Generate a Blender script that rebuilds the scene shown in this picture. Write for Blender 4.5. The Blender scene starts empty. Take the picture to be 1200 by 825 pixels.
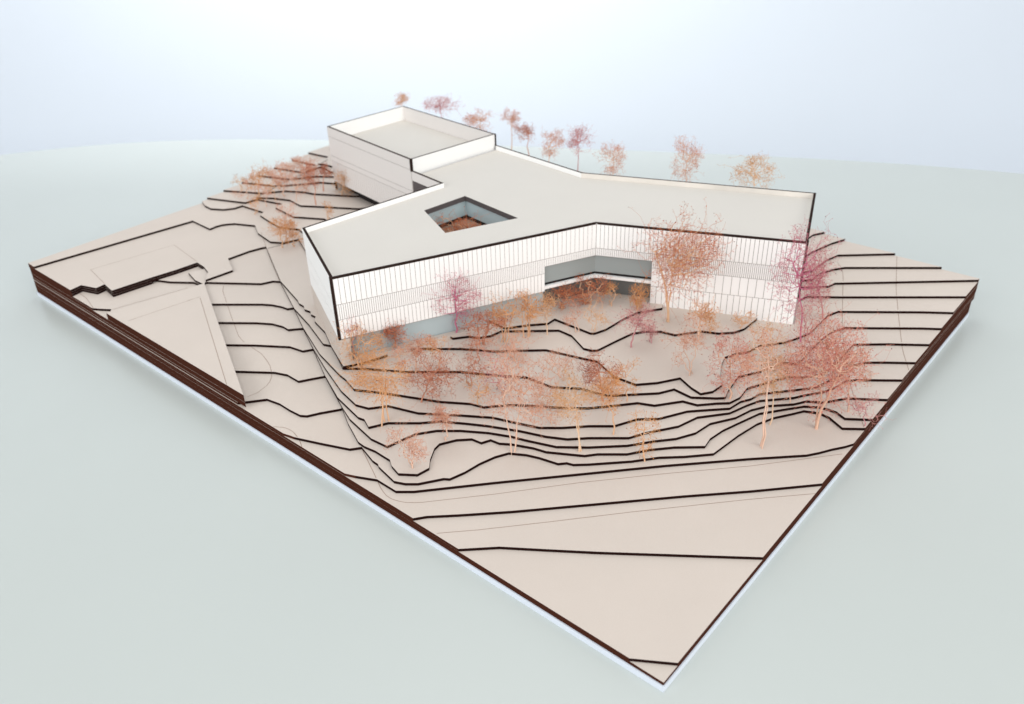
import bpy, bmesh, math, random
import numpy as np
from mathutils import Matrix, Vector
from mathutils.geometry import tessellate_polygon

# measured plan of the model (metres): sheets of card, engraved lines, trees, building corners
DATA = {'cam': [-0.39986, -0.20304, 0.56373], 'rot': [[0.65185, -0.75793, -0.02513], [0.39867, 0.31431, 0.86155], [0.6451, 0.57162, -0.50705]], 'lens': 29.4937, 't': 0.003425, 'zr': 0.15673,
 'sheets': {1: [[-0.00107, 0.00146], [0.79644, 0.00146], [0.79644, 1.17879], [-0.00107, 1.13397]], 2: [[-0.00116, 0.03379], [0.01964, 0.00146], [0.79622, 0.00146], [0.79622, 1.17889], [-0.00116, 1.13362]], 3: [[-0.00113, 0.22436], [0.02531, 0.19678], [0.05039, 0.16069], [0.07768, 0.12197], [0.1669, 0.00145], [0.79622, 0.00145], [0.79622, 1.17891], [-0.00113, 1.13381]], 4: [[-0.00115, 0.28519], [0.00964, 0.27724], [0.03248, 0.25302], [0.06778, 0.2174], [0.12947, 0.15928], [0.19215, 0.10024], [0.24159, 0.05158], [0.29588, 0.00144], [0.79645, 0.00144], [0.79645, 1.17895], [-0.00115, 1.13393]], 5: [[-0.00098, 0.38777], [0.00377, 0.37571], [0.01405, 0.35418], [0.01391, 0.33707], [0.01385, 0.32549], [0.02529, 0.31135], [0.08729, 0.25702], [0.12646, 0.22157], [0.21964, 0.13721], [0.28515, 0.07416], [0.32658, 0.03197], [0.33908, 0.02344], [0.3531, 0.01545], [0.3658, 0.00679], [0.37601, 0.0015], [0.7962, 0.0015], [0.7962, 1.17889], [-0.00098, 1.13365]], 6: [[-0.00094, 0.49343], [0.00256, 0.47762], [0.01398, 0.44717], [0.02757, 0.41316], [0.03771, 0.40539], [0.0294, 0.3778], [0.02893, 0.36917], [0.02662, 0.36521], [0.02065, 0.335], [0.02547, 0.32366], [0.03368, 0.31351], [0.05588, 0.29897], [0.05924, 0.29373], [0.07715, 0.2891], [0.09699, 0.28701], [0.11573, 0.2822], [0.1298, 0.27529], [0.13947, 0.25856], [0.14398, 0.24478], [0.1484, 0.2232], [0.1551, 0.21716], [0.15728, 0.20991], [0.16784, 0.19794], [0.1997, 0.16637], [0.22296, 0.14782], [0.24091, 0.12784], [0.26367, 0.10653], [0.30906, 0.1018], [0.34118, 0.09594], [0.36413, 0.08687], [0.38539, 0.07359], [0.39722, 0.06687], [0.40384, 0.05184], [0.40213, 0.03934], [0.39133, 0.0205], [0.40579, 0.00131], [0.79649, 0.00131], [0.79649, 1.17871], [-0.00094, 1.13391]], 7: [[3e-05, 0.58219], [0.02643, 0.56148], [0.02997, 0.54128], [0.02944, 0.5209], [0.0305, 0.50312], [0.03489, 0.49628], [0.04786, 0.48958], [0.06825, 0.47645], [0.07081, 0.47881], [0.05449, 0.44774], [0.03868, 0.41155], [0.0377, 0.40057], [0.03969, 0.3849], [0.0391, 0.368], [0.03898, 0.3612], [0.03329, 0.35229], [0.02915, 0.33737], [0.04034, 0.32131], [0.0554, 0.31925], [0.0655, 0.32827], [0.08185, 0.33843], [0.09173, 0.3406], [0.10881, 0.33157], [0.12038, 0.31962], [0.12165, 0.30699], [0.13199, 0.3027], [0.13317, 0.29143], [0.14063, 0.27971], [0.14972, 0.25758], [0.15302, 0.2428], [0.17307, 0.20736], [0.18382, 0.19866], [0.20338, 0.17434], [0.22353, 0.16101], [0.24416, 0.14245], [0.265, 0.11771], [0.28038, 0.12025], [0.30272, 0.11719], [0.32526, 0.11071], [0.35699, 0.10123], [0.38242, 0.08285], [0.401, 0.0691], [0.41002, 0.05506], [0.41186, 0.04596], [0.41208, 0.03627], [0.40593, 0.02414], [0.42279, 4e-05], [0.79983, 4e-05], [0.79983, 1.1818], [3e-05, 1.1367]], 8: [[0.00039, 0.56471], [0.03349, 0.63888], [0.03389, 0.64423], [0.06531, 0.59975], [0.07159, 0.5823], [0.07111, 0.55952], [0.08446, 0.55197], [0.09858, 0.54353], [0.0992, 0.54432], [0.06814, 0.47411], [0.05819, 0.44857], [0.0487, 0.40154], [0.05046, 0.37743], [0.06969, 0.37415], [0.08542, 0.37069], [0.10451, 0.35698], [0.12092, 0.33649], [0.1367, 0.3105], [0.14765, 0.28563], [0.15158, 0.2709], [0.16323, 0.23709], [0.18406, 0.20998], [0.21181, 0.18021], [0.23502, 0.1633], [0.25417, 0.14672], [0.27591, 0.13559], [0.30093, 0.13211], [0.32842, 0.11588], [0.35244, 0.1097], [0.37196, 0.09879], [0.39286, 0.07806], [0.4074, 0.06948], [0.41678, 0.05356], [0.4411, 0.03693], [0.46608, 0.00019], [0.79978, 0.00019], [0.79978, 1.18169], [0.00039, 1.13679]], 9: [[0.00018, 0.56471], [0.06177, 0.70147], [0.06233, 0.7041], [0.08743, 0.67043], [0.11243, 0.63159], [0.11601, 0.60958], [0.12622, 0.60358], [0.1269, 0.60271], [0.09602, 0.53956], [0.07454, 0.48893], [0.06344, 0.4395], [0.06491, 0.43106], [0.05819, 0.41611], [0.07776, 0.40584], [0.09969, 0.37844], [0.1156, 0.36376], [0.13038, 0.33879], [0.14267, 0.31572], [0.1576, 0.28189], [0.16705, 0.25399], [0.17767, 0.23343], [0.19369, 0.21711], [0.2203, 0.18394], [0.23758, 0.17588], [0.2711, 0.15406], [0.29845, 0.14684], [0.32782, 0.12323], [0.35313, 0.11568], [0.37056, 0.10891], [0.3999, 0.08181], [0.41196, 0.07508], [0.43239, 0.06076], [0.44729, 0.05496], [0.47133, 0.04964], [0.48102, 0.0404], [0.51161, 0.00036], [0.79988, 0.00036], [0.79988, 1.18197], [0.00018, 1.13681]], 10: [[0.00036, 0.93712], [0.00681, 0.92546], [0.016, 0.91158], [0.00036, 0.89185], [0.00036, 0.56471], [0.0866, 0.75647], [0.08785, 0.75893], [0.11997, 0.71671], [0.13192, 0.69678], [0.13617, 0.67787], [0.1354, 0.66555], [0.14322, 0.65937], [0.14962, 0.6531], [0.15035, 0.65407], [0.12488, 0.5993], [0.10408, 0.54897], [0.08327, 0.49273], [0.0753, 0.45731], [0.07989, 0.44057], [0.09728, 0.42699], [0.10847, 0.38991], [0.13529, 0.3497], [0.15413, 0.31954], [0.16037, 0.30004], [0.17151, 0.26699], [0.18762, 0.24687], [0.20739, 0.22723], [0.22461, 0.20572], [0.25078, 0.19345], [0.26591, 0.17582], [0.29703, 0.15914], [0.30547, 0.15122], [0.33132, 0.12551], [0.35111, 0.12237], [0.36287, 0.11589], [0.37834, 0.11324], [0.40956, 0.08676], [0.42957, 0.07021], [0.47317, 0.05809], [0.50371, 0.05497], [0.51971, 0.04578], [0.53524, 0.02614], [0.55407, 0.00018], [0.79988, 0.00018], [0.79988, 1.1816], [0.00036, 1.13695]], 11: [[0.00032, 0.99589], [0.01719, 0.99989], [0.02609, 0.97234], [0.04012, 0.97488], [0.03631, 0.94561], [0.09513, 0.94133], [0.10035, 0.94826], [0.11237, 0.92083], [0.13291, 0.89191], [0.13468, 0.86815], [0.00804, 0.89112], [0.00032, 0.89185], [0.00032, 0.56471], [0.10823, 0.80435], [0.11, 0.80758], [0.15407, 0.75097], [0.16175, 0.73774], [0.16645, 0.7225], [0.16771, 0.71053], [0.17442, 0.70605], [0.17521, 0.70711], [0.14605, 0.64573], [0.11753, 0.57531], [0.1018, 0.51783], [0.09947, 0.50394], [0.09186, 0.47934], [0.10752, 0.44952], [0.11744, 0.42705], [0.13628, 0.38375], [0.15547, 0.35279], [0.15943, 0.33692], [0.18113, 0.31787], [0.19354, 0.29959], [0.21624, 0.26303], [0.23097, 0.24457], [0.2564, 0.22213], [0.27291, 0.20823], [0.2804, 0.19069], [0.30708, 0.17082], [0.31041, 0.1544], [0.32684, 0.13921], [0.33637, 0.12861], [0.35264, 0.12464], [0.37404, 0.12729], [0.39324, 0.11901], [0.42848, 0.10118], [0.43706, 0.08738], [0.4581, 0.07284], [0.5038, 0.07115], [0.54597, 0.07221], [0.57252, 0.04017], [0.60131, 0.0001], [0.79987, 0.0001], [0.79987, 1.18195], [0.00032, 1.13667]], 12: [[0.00029, 0.99613], [0.01743, 1.00013], [0.02633, 0.97258], [0.04036, 0.97512], [0.03655, 0.94585], [0.09537, 0.94157], [0.13073, 0.93703], [0.16692, 0.93536], [0.16473, 0.9128], [0.1425, 0.92061], [0.13421, 0.88805], [0.13468, 0.86815], [0.00804, 0.89112], [0.00029, 0.89185], [0.00029, 0.56471], [0.13668, 0.86735], [0.14041, 0.87064], [0.18849, 0.8015], [0.20449, 0.79478], [0.20983, 0.78554], [0.2107, 0.78675], [0.16986, 0.69712], [0.154, 0.6444], [0.13789, 0.60051], [0.13298, 0.58736], [0.13731, 0.57491], [0.11081, 0.52256], [0.1285, 0.49863], [0.15266, 0.45719], [0.18122, 0.42114], [0.19387, 0.40517], [0.21223, 0.37124], [0.2329, 0.33608], [0.23496, 0.29955], [0.25286, 0.27271], [0.25992, 0.23975], [0.28664, 0.21177], [0.30003, 0.19776], [0.31756, 0.18845], [0.31505, 0.16496], [0.33117, 0.14197], [0.3378, 0.13502], [0.3512, 0.13906], [0.38593, 0.1446], [0.41134, 0.1306], [0.43104, 0.12413], [0.4468, 0.11982], [0.45491, 0.10328], [0.52407, 0.10581], [0.55485, 0.10346], [0.57428, 0.09489], [0.63186, 0.01962], [0.64513, 1e-05], [0.79963, 1e-05], [0.79963, 1.1816], [0.00029, 1.137]], 13: [[3e-05, 0.99637], [0.01767, 1.00037], [0.02657, 0.97282], [0.0406, 0.97536], [0.03679, 0.94609], [0.09561, 0.94181], [0.13097, 0.93727], [0.16716, 0.9356], [0.16497, 0.91304], [0.15807, 0.89092], [0.14089, 0.87011], [0.18539, 0.8677], [0.20511, 0.91051], [0.24235, 0.90987], [0.26278, 0.90508], [0.26898, 0.9025], [0.20662, 0.77808], [0.18407, 0.70758], [0.17957, 0.69869], [0.17882, 0.68723], [0.17327, 0.67804], [0.17442, 0.66649], [0.16938, 0.65902], [0.16948, 0.64907], [0.16047, 0.63929], [0.1505, 0.60528], [0.13177, 0.56897], [0.11001, 0.51932], [0.13031, 0.50795], [0.16261, 0.4979], [0.18152, 0.49225], [0.19626, 0.48029], [0.21074, 0.46192], [0.22911, 0.43859], [0.25062, 0.40124], [0.27165, 0.37789], [0.29189, 0.35389], [0.30195, 0.31319], [0.30849, 0.28888], [0.29276, 0.25336], [0.29428, 0.22502], [0.31237, 0.20804], [0.33727, 0.19278], [0.32706, 0.1723], [0.32285, 0.15793], [0.33492, 0.14973], [0.35317, 0.148], [0.36262, 0.1564], [0.38881, 0.16851], [0.40955, 0.17529], [0.42576, 0.16927], [0.43976, 0.15967], [0.46108, 0.15584], [0.48791, 0.13527], [0.50742, 0.12762], [0.53034, 0.1212], [0.58658, 0.12291], [0.60484, 0.11684], [0.66916, 0.03247], [0.69126, 0.00027], [0.79993, 0.00027], [0.79993, 1.18162], [3e-05, 1.13694]], 14: [[0.00014, 1.11551], [0.25389, 1.09092], [0.25145, 1.03456], [0.26396, 1.03655], [0.27446, 1.03516], [0.28373, 1.02919], [0.29104, 1.02268], [0.30663, 0.98641], [0.28991, 0.95369], [0.28107, 0.9072], [0.29157, 0.88777], [0.31523, 0.87947], [0.21, 0.655], [0.24, 0.53], [0.23747, 0.45964], [0.25406, 0.44732], [0.25752, 0.43589], [0.27151, 0.42688], [0.2886, 0.42475], [0.33576, 0.36823], [0.33436, 0.34685], [0.31805, 0.31624], [0.3205, 0.3065], [0.32497, 0.30083], [0.35485, 0.29649], [0.38482, 0.29141], [0.40152, 0.2808], [0.41242, 0.26512], [0.41539, 0.24718], [0.44416, 0.22643], [0.45237, 0.20711], [0.46601, 0.19325], [0.48176, 0.18743], [0.51352, 0.18713], [0.535, 0.19], [0.57, 0.175], [0.61465, 0.16355], [0.6403, 0.12846], [0.7404, 0.00014], [0.79967, 0.00014], [0.79967, 1.18181], [0.00014, 1.13698]], 15: [[0.31147, 1.15423], [0.30282, 1.13185], [0.30104, 1.10998], [0.31245, 1.08796], [0.32793, 1.07761], [0.34351, 1.07761], [0.34678, 1.0187], [0.33481, 1.01144], [0.32874, 0.98073], [0.3232, 0.94433], [0.32963, 0.92059], [0.33709, 0.90773], [0.26, 0.64], [0.3, 0.52], [0.29325, 0.42148], [0.31601, 0.40521], [0.33632, 0.38664], [0.35073, 0.38688], [0.34913, 0.32874], [0.35241, 0.32457], [0.36901, 0.31942], [0.40466, 0.3179], [0.43176, 0.31365], [0.46062, 0.29418], [0.51, 0.32], [0.58, 0.21], [0.62, 0.19], [0.6546, 0.15147], [0.6684, 0.14884], [0.79495, 0.00032], [0.79986, 0.00032], [0.79986, 1.18188]], 16: [[0.32227, 1.15481], [0.35042, 1.07769], [0.37307, 1.0759], [0.38656, 1.01895], [0.36788, 1.01284], [0.36283, 0.96946], [0.36086, 0.95257], [0.38634, 0.90281], [0.33, 0.6], [0.45, 0.47], [0.6, 0.24], [0.63, 0.195], [0.65453, 0.17495], [0.6784, 0.17549], [0.70397, 0.16535], [0.71879, 0.15544], [0.79973, 0.04996], [0.79973, 1.18164]], 17: [[0.3579, 1.15683], [0.39646, 1.07998], [0.37304, 1.0748], [0.38932, 1.0494], [0.40115, 1.01574], [0.39514, 0.97851], [0.4132, 0.94762], [0.44667, 0.8862], [0.485, 0.86], [0.49, 0.66], [0.5, 0.5], [0.62, 0.25], [0.65, 0.202], [0.67268, 0.18468], [0.71897, 0.1834], [0.74632, 0.17716], [0.79993, 0.11474], [0.79993, 1.18161]], 18: [[0.39886, 1.15921], [0.4275, 1.08637], [0.39561, 1.07262], [0.42065, 1.05387], [0.43698, 1.0208], [0.44067, 1.00114], [0.47488, 0.93717], [0.5, 0.9], [0.515, 0.7], [0.53, 0.55], [0.64, 0.27], [0.67, 0.21], [0.7259, 0.20856], [0.77482, 0.19845], [0.79977, 0.18932], [0.79977, 1.18181]], 19: [[0.4342, 1.1612], [0.45911, 1.08991], [0.42516, 1.07701], [0.45632, 1.05043], [0.48202, 1.03132], [0.49542, 1.00158], [0.51, 0.94], [0.54, 0.72], [0.56, 0.6], [0.65, 0.3], [0.69, 0.235], [0.781, 0.23058], [0.79981, 0.22092], [0.79981, 1.18186]], 20: [[0.47464, 1.16359], [0.49177, 1.09379], [0.45661, 1.08047], [0.49136, 1.0575], [0.51554, 1.02074], [0.53, 0.955], [0.57, 0.73], [0.585, 0.66], [0.62, 0.6], [0.72, 0.6], [0.79996, 0.645], [0.79996, 1.18198]], 21: [[0.51883, 1.166], [0.52715, 1.10014], [0.49064, 1.08631], [0.52813, 1.0859], [0.51789, 1.04518], [0.55, 0.965], [0.6, 0.78], [0.65, 0.8], [0.79994, 0.845], [0.79994, 1.18182]], 22: [[0.56043, 1.16831], [0.56635, 1.11266], [0.52756, 1.09471], [0.53275, 1.08331], [0.54, 0.93], [0.6, 0.88], [0.69, 0.86], [0.79963, 0.9], [0.79963, 1.18182]]}, 'eng': [[[5, [[0.0202, 0.3676], [0.0165, 0.3599], [0.0146, 0.3562]]], [4, [[0.0172, 0.3597], [0.0135, 0.3522], [0.0099, 0.3448], [0.0071, 0.3375], [0.0051, 0.3301], [0.005, 0.3228], [0.0064, 0.317], [0.0084, 0.3117], [0.0107, 0.3067], [0.0141, 0.3026], [0.0174, 0.2985], [0.021, 0.2947], [0.0248, 0.2914], [0.0286, 0.2881], [0.0324, 0.2847], [0.0363, 0.2814], [0.0401, 0.2781], [0.0439, 0.2747], [0.0478, 0.2714], [0.0516, 0.268], [0.0555, 0.2646], [0.0594, 0.2613], [0.0632, 0.2579], [0.0671, 0.2545], [0.071, 0.2511], [0.0749, 0.2477], [0.0789, 0.2444], [0.0829, 0.2411], [0.0869, 0.2379], [0.0909, 0.2346], [0.095, 0.2313], [0.099, 0.2279], [0.1031, 0.2246], [0.1072, 0.2213], [0.1112, 0.218], [0.1153, 0.2146], [0.1194, 0.2113], [0.1235, 0.208], [0.1276, 0.2046], [0.1317, 0.2013], [0.1358, 0.1979], [0.1399, 0.1945], [0.1441, 0.1912], [0.148, 0.1876], [0.152, 0.1841], [0.1559, 0.1806], [0.1599, 0.177], [0.1638, 0.1735], [0.1678, 0.1699], [0.1718, 0.1664], [0.1757, 0.1628], [0.1797, 0.1593], [0.1837, 0.1557], [0.1877, 0.1522], [0.1917, 0.1486], [0.1957, 0.145], [0.1997, 0.1414], [0.2037, 0.1378], [0.2077, 0.1343], [0.2117, 0.1306], [0.2157, 0.1269], [0.2197, 0.1232], [0.2237, 0.1195], [0.2276, 0.1157], [0.2316, 0.112], [0.2356, 0.1083], [0.2396, 0.1045], [0.2436, 0.1008], [0.2476, 0.097], [0.2517, 0.0933], [0.2557, 0.0895], [0.2597, 0.0857], [0.2637, 0.082], [0.2678, 0.0782], [0.2718, 0.0744], [0.2758, 0.0707], [0.2801, 0.067], [0.2844, 0.0634], [0.2888, 0.0598], [0.2932, 0.0562], [0.2975, 0.0526], [0.3019, 0.0489], [0.3063, 0.0453], [0.3107, 0.0416], [0.3151, 0.038], [0.3195, 0.0343], [0.3239, 0.0307], [0.3283, 0.027], [0.3327, 0.0233], [0.3372, 0.0197], [0.3416, 0.016], [0.3461, 0.0123], [0.3505, 0.0086], [0.355, 0.0049]]]],
 [[3, [[0.001, 0.2546], [0.0046, 0.2512], [0.0081, 0.2479], [0.0116, 0.2445], [0.0151, 0.2411], [0.0186, 0.2377], [0.0222, 0.2343], [0.0257, 0.2309], [0.0292, 0.2274], [0.033, 0.2241], [0.0367, 0.2209], [0.0404, 0.2176], [0.0441, 0.2142], [0.0479, 0.2109], [0.0516, 0.2076], [0.0553, 0.2043], [0.0591, 0.201], [0.0628, 0.1977], [0.0666, 0.1943], [0.0704, 0.191], [0.0741, 0.1877], [0.0779, 0.1843], [0.0817, 0.181], [0.0855, 0.1777], [0.0893, 0.1745], [0.0931, 0.1712], [0.0969, 0.1679], [0.1007, 0.1646], [0.1045, 0.1613], [0.1083, 0.158], [0.1121, 0.1546], [0.1159, 0.1513], [0.1198, 0.148], [0.1236, 0.1447], [0.1274, 0.1413], [0.1313, 0.138], [0.1351, 0.1347], [0.139, 0.1313], [0.1429, 0.128], [0.1467, 0.1245], [0.1505, 0.1211], [0.1543, 0.1176], [0.1582, 0.1142], [0.162, 0.1107], [0.1659, 0.1073], [0.1697, 0.1038], [0.1736, 0.1003], [0.1774, 0.0969], [0.1813, 0.0934], [0.1851, 0.0899], [0.189, 0.0864], [0.1929, 0.0829], [0.1968, 0.0795], [0.2007, 0.076], [0.2046, 0.0725], [0.2085, 0.069], [0.2124, 0.0654], [0.2163, 0.0619], [0.2202, 0.0584], [0.2241, 0.0549], [0.228, 0.0514], [0.2319, 0.0478], [0.2358, 0.0442], [0.2396, 0.0406], [0.2434, 0.037], [0.2472, 0.0334], [0.251, 0.0297], [0.2548, 0.0261], [0.2587, 0.0225], [0.2625, 0.0188], [0.2663, 0.0152], [0.2702, 0.0115], [0.274, 0.0079], [0.2778, 0.0042], [0.2807, 0.0015]]], [2, [[0.2849, 0.0028], [0.2859, 0.0018]]], [1, [[0.2901, 0.0031], [0.2911, 0.0022]]]],
 [[14, [[0.295, 0.9521], [0.2893, 0.9417]]], [13, [[0.2939, 0.9493], [0.2828, 0.9287], [0.2721, 0.9087], [0.2694, 0.9038]]], [12, [[0.2738, 0.9111], [0.2633, 0.8914], [0.2528, 0.8715], [0.2427, 0.8523], [0.2338, 0.8342], [0.2251, 0.8166], [0.2167, 0.7996], [0.2107, 0.7875]]], [11, [[0.2147, 0.794], [0.2127, 0.79]]]],
 [[11, [[0.1529, 0.844], [0.1425, 0.83], [0.1347, 0.8135], [0.127, 0.7973], [0.1251, 0.7933]]], [10, [[0.1286, 0.7998], [0.1211, 0.784], [0.1138, 0.7686], [0.107, 0.7539], [0.1021, 0.7433]]], [9, [[0.1054, 0.7494], [0.099, 0.7354], [0.0927, 0.7216], [0.0866, 0.7082], [0.0828, 0.6945], [0.0814, 0.6877]]]],
 [[8, [[0.0829, 0.6738], [0.082, 0.6625], [0.0811, 0.6512], [0.0782, 0.6396], [0.0746, 0.6279], [0.0702, 0.6162], [0.0634, 0.6038]]], [7, [[0.0663, 0.6089], [0.0591, 0.5979], [0.051, 0.5903], [0.043, 0.5855], [0.0351, 0.5833], [0.0273, 0.5811], [0.0208, 0.582], [0.0142, 0.5828]]]],
 [[6, [[-0.0005, 0.5124], [0.0028, 0.5073], [0.006, 0.5022], [0.0076, 0.4952], [0.0077, 0.4862], [0.0054, 0.477], [0.0047, 0.4747]]], [5, [[0.0072, 0.479], [0.0038, 0.4696], [-0.0009, 0.4599]]], [4, [[0.0016, 0.464], [-0.0008, 0.4592]]]],
 [[12, [[0.1067, 0.8297], [0.0995, 0.8141], [0.0925, 0.7988], [0.0856, 0.7839], [0.0789, 0.7693], [0.0723, 0.7551], [0.0659, 0.7411], [0.0596, 0.7275], [0.0535, 0.7141], [0.0475, 0.701], [0.0416, 0.6882], [0.0358, 0.6756], [0.0301, 0.6633], [0.0246, 0.6513], [0.0191, 0.6395], [0.0138, 0.6279], [0.0086, 0.6166], [0.0035, 0.6054], [0.001, 0.6]]], [11, [[0.0036, 0.6052], [0.0023, 0.6025]]]],
 [[12, [[0.1093, 0.8329], [0.1021, 0.8338], [0.0949, 0.8347], [0.0878, 0.8356], [0.0807, 0.8364], [0.0737, 0.8373], [0.0667, 0.8382], [0.0598, 0.839], [0.0529, 0.8399], [0.0461, 0.8408], [0.0393, 0.8416], [0.0326, 0.8424], [0.0259, 0.8433], [0.0192, 0.8441], [0.0126, 0.8449], [0.0077, 0.8455]]]],
 [[10, [[0.1197, 0.8868], [0.1125, 0.8884], [0.1054, 0.89], [0.0983, 0.8915], [0.0913, 0.8931], [0.0843, 0.8946], [0.0774, 0.8961], [0.0705, 0.8977], [0.0636, 0.8992], [0.0568, 0.9007], [0.05, 0.9022], [0.0433, 0.9037], [0.0366, 0.9052], [0.0299, 0.9066], [0.0233, 0.9081], [0.0167, 0.9095]]]],
 [[13, [[0.0519, 1.0424], [0.0592, 1.0416], [0.0664, 1.0407], [0.0738, 1.0398], [0.0811, 1.039], [0.0885, 1.0381], [0.096, 1.0372], [0.1035, 1.0364], [0.1111, 1.0355], [0.1187, 1.0346], [0.1264, 1.0337], [0.1341, 1.0328], [0.1419, 1.0319], [0.1497, 1.0309], [0.1576, 1.03], [0.1656, 1.0291], [0.1736, 1.0281], [0.1816, 1.0272], [0.1791, 1.0102], [0.1767, 0.9935], [0.1743, 0.977], [0.1719, 0.9608], [0.1695, 0.9449], [0.169, 0.941]]]],
 [[13, [[0.0519, 1.0424], [0.0491, 1.025], [0.0463, 1.0079], [0.0436, 0.9911], [0.0416, 0.9787]]]],
 [[16, [[0.7978, 0.1113], [0.7797, 0.1052], [0.7622, 0.0992]]], [15, [[0.77, 0.1013], [0.7527, 0.0954], [0.7359, 0.0897], [0.7235, 0.0855]]], [14, [[0.731, 0.0874], [0.7147, 0.0819], [0.6989, 0.0763], [0.6875, 0.0718]]], [13, [[0.6947, 0.0736], [0.6797, 0.0677], [0.665, 0.0619], [0.6542, 0.0577]]], [12, [[0.6612, 0.0594], [0.647, 0.0538], [0.6331, 0.0483], [0.6196, 0.0429], [0.6163, 0.0416]]], [11, [[0.623, 0.0432], [0.6101, 0.038], [0.5974, 0.0329], [0.5851, 0.0279]]], [10, [[0.5915, 0.0294], [0.5793, 0.0245], [0.5677, 0.0192], [0.5567, 0.0136], [0.5486, 0.0094]]], [9, [[0.5547, 0.0108], [0.5441, 0.0053], [0.5362, 0.0013]]]],
 [[16, [[0.728, 0.1706], [0.716, 0.1608]]], [15, [[0.7235, 0.1632], [0.7087, 0.1544], [0.6914, 0.1465], [0.6792, 0.1417]]], [14, [[0.6864, 0.144], [0.6704, 0.1378], [0.6548, 0.1316], [0.6433, 0.1271]]], [13, [[0.6503, 0.1293], [0.6352, 0.1234], [0.6204, 0.1176], [0.6096, 0.1134]]], [12, [[0.6163, 0.1155], [0.6023, 0.1097], [0.5887, 0.104], [0.5754, 0.0984], [0.5722, 0.0971]]], [11, [[0.5785, 0.099], [0.5655, 0.0936], [0.5528, 0.0883], [0.5404, 0.0829], [0.5284, 0.0773], [0.5167, 0.0717]]], [10, [[0.5227, 0.0735], [0.5111, 0.0681], [0.4998, 0.0627], [0.4888, 0.0575]]], [9, [[0.4945, 0.0592], [0.4836, 0.054], [0.4739, 0.0486]]], [8, [[0.4795, 0.0502], [0.4702, 0.0448], [0.4611, 0.0394], [0.4521, 0.0341], [0.4477, 0.0316]]], [7, [[0.4531, 0.033], [0.4444, 0.0279], [0.4358, 0.0228], [0.4274, 0.0177], [0.4192, 0.0126], [0.4172, 0.0113]]], [6, [[0.4224, 0.0127], [0.4143, 0.0077], [0.4064, 0.0028]]], [5, [[0.4115, 0.0041], [0.4095, 0.0029]]]],
 [[10, [[0.0119, 1.0052], [0.011, 0.9903], [0.0102, 0.9755], [0.0066, 0.9581], [0.0023, 0.9401], [0.0012, 0.9357]]]],
 [[5, [[0.0381, 0.4061], [0.0342, 0.3978], [0.0304, 0.3895], [0.0266, 0.3814], [0.0229, 0.3735], [0.0202, 0.3676]]]],
 [[13, [[0.2664, 0.8938], [0.2748, 0.8915], [0.2832, 0.8891], [0.2917, 0.887], [0.3004, 0.8849], [0.3091, 0.8828]]]],
 [[16, [[0.3747, 1.0804], [0.3779, 1.0816]]], [17, [[0.3758, 1.0741], [0.3821, 1.0766]]], [16, [[0.3874, 1.0852], [0.4003, 1.0902]]], [17, [[0.3982, 1.0827], [0.4115, 1.0873], [0.4252, 1.0919]]], [18, [[0.423, 1.0843], [0.4361, 1.0881]]], [19, [[0.4335, 1.08], [0.446, 1.0831], [0.4586, 1.0862], [0.4619, 1.0871]]], [20, [[0.4593, 1.0792], [0.4727, 1.0831], [0.4862, 1.087], [0.5008, 1.0921], [0.5084, 1.0949]]], [21, [[0.5059, 1.0873], [0.5211, 1.0929], [0.5326, 1.0972]]], [22, [[0.53, 1.0897], [0.5455, 1.0957], [0.5534, 1.0987]]]]], 
'trees': [[[0.12617, 0.50498, 0.0411], [0.00043, -0.00048, 0.03204], 0.0242, 0.0211, 'o', 'bush', 'rust orange tree hiding the foot of the bright front corner of the building'],
 [[0.13065, 0.52228, 0.04453], [0.00181, -0.00205, 0.04839], 0.0132, 0.0129, 'p', 'sparse', 'thin pale pink tree right against the left end of the white facade'],
 [[0.17322, 0.49741, 0.0411], [0.00143, -0.00161, 0.03369], 0.0145, 0.0168, 'r', 'tree', 'small reddish brown tree before the left end of the grey glass strip'],
 [[0.24908, 0.46475, 0.04795], [0.00408, -0.00461, 0.05175], 0.0316, 0.0318, 'm', 'tree', 'tree with a bright magenta pink trunk in front of the long white facade'],
 [[0.07581, 0.40954, 0.0274], [0.002, -0.00226, 0.06568], 0.0364, 0.0328, 'o', 'tall', 'wide orange tree on one long pale trunk at the left end of the slope'],
 [[0.12406, 0.4004, 0.03425], [0.01086, -0.01226, 0.03941], 0.0265, 0.0363, 'r', 'tree', 'dark red speckled tree to the right of the wide orange one'],
 [[0.16078, 0.44828, 0.03768], [0.00476, -0.00537, 0.03863], 0.017, 0.0162, 's', 'tree', 'salmon tree rising just behind the dark red speckled tree'],
 [[0.10069, 0.33799, 0.02055], [-0.00084, 0.00095, 0.0371], 0.0163, 0.0136, 's', 'tall', 'low salmon tree on two thin stems in front of the dark red speckled tree'],
 [[0.04391, 0.33118, 0.02398], [-0.00085, 0.00096, 0.03606], 0.0198, 0.025, 's', 'fan', 'bare fan shaped tree branching from the ground at the bottom of the left slope'],
 [[0.13149, 0.27321, 0.01713], [0.00535, -0.00603, 0.07893], 0.0364, 0.0453, 's', 'tall', 'large pink salmon tree on several thin pale trunks in the middle of the slope'],
 [[0.25177, 0.42205, 0.04453], [0.00447, -0.00505, 0.03707], 0.026, 0.0169, 'r', 'bush', 'red orange bushy tree at the left of the row before the grey glass strip'],
 [[0.27364, 0.40457, 0.04453], [0.00422, -0.00476, 0.04071], 0.025, 0.0169, 'o', 'bush', 'orange bushy tree in the middle of the row before the grey glass strip'],
 [[0.30403, 0.39393, 0.04453], [0.00109, -0.00124, 0.04001], 0.0211, 0.0196, 'o', 'bush', 'orange tree at the right of the row before the grey glass strip'],
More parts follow.
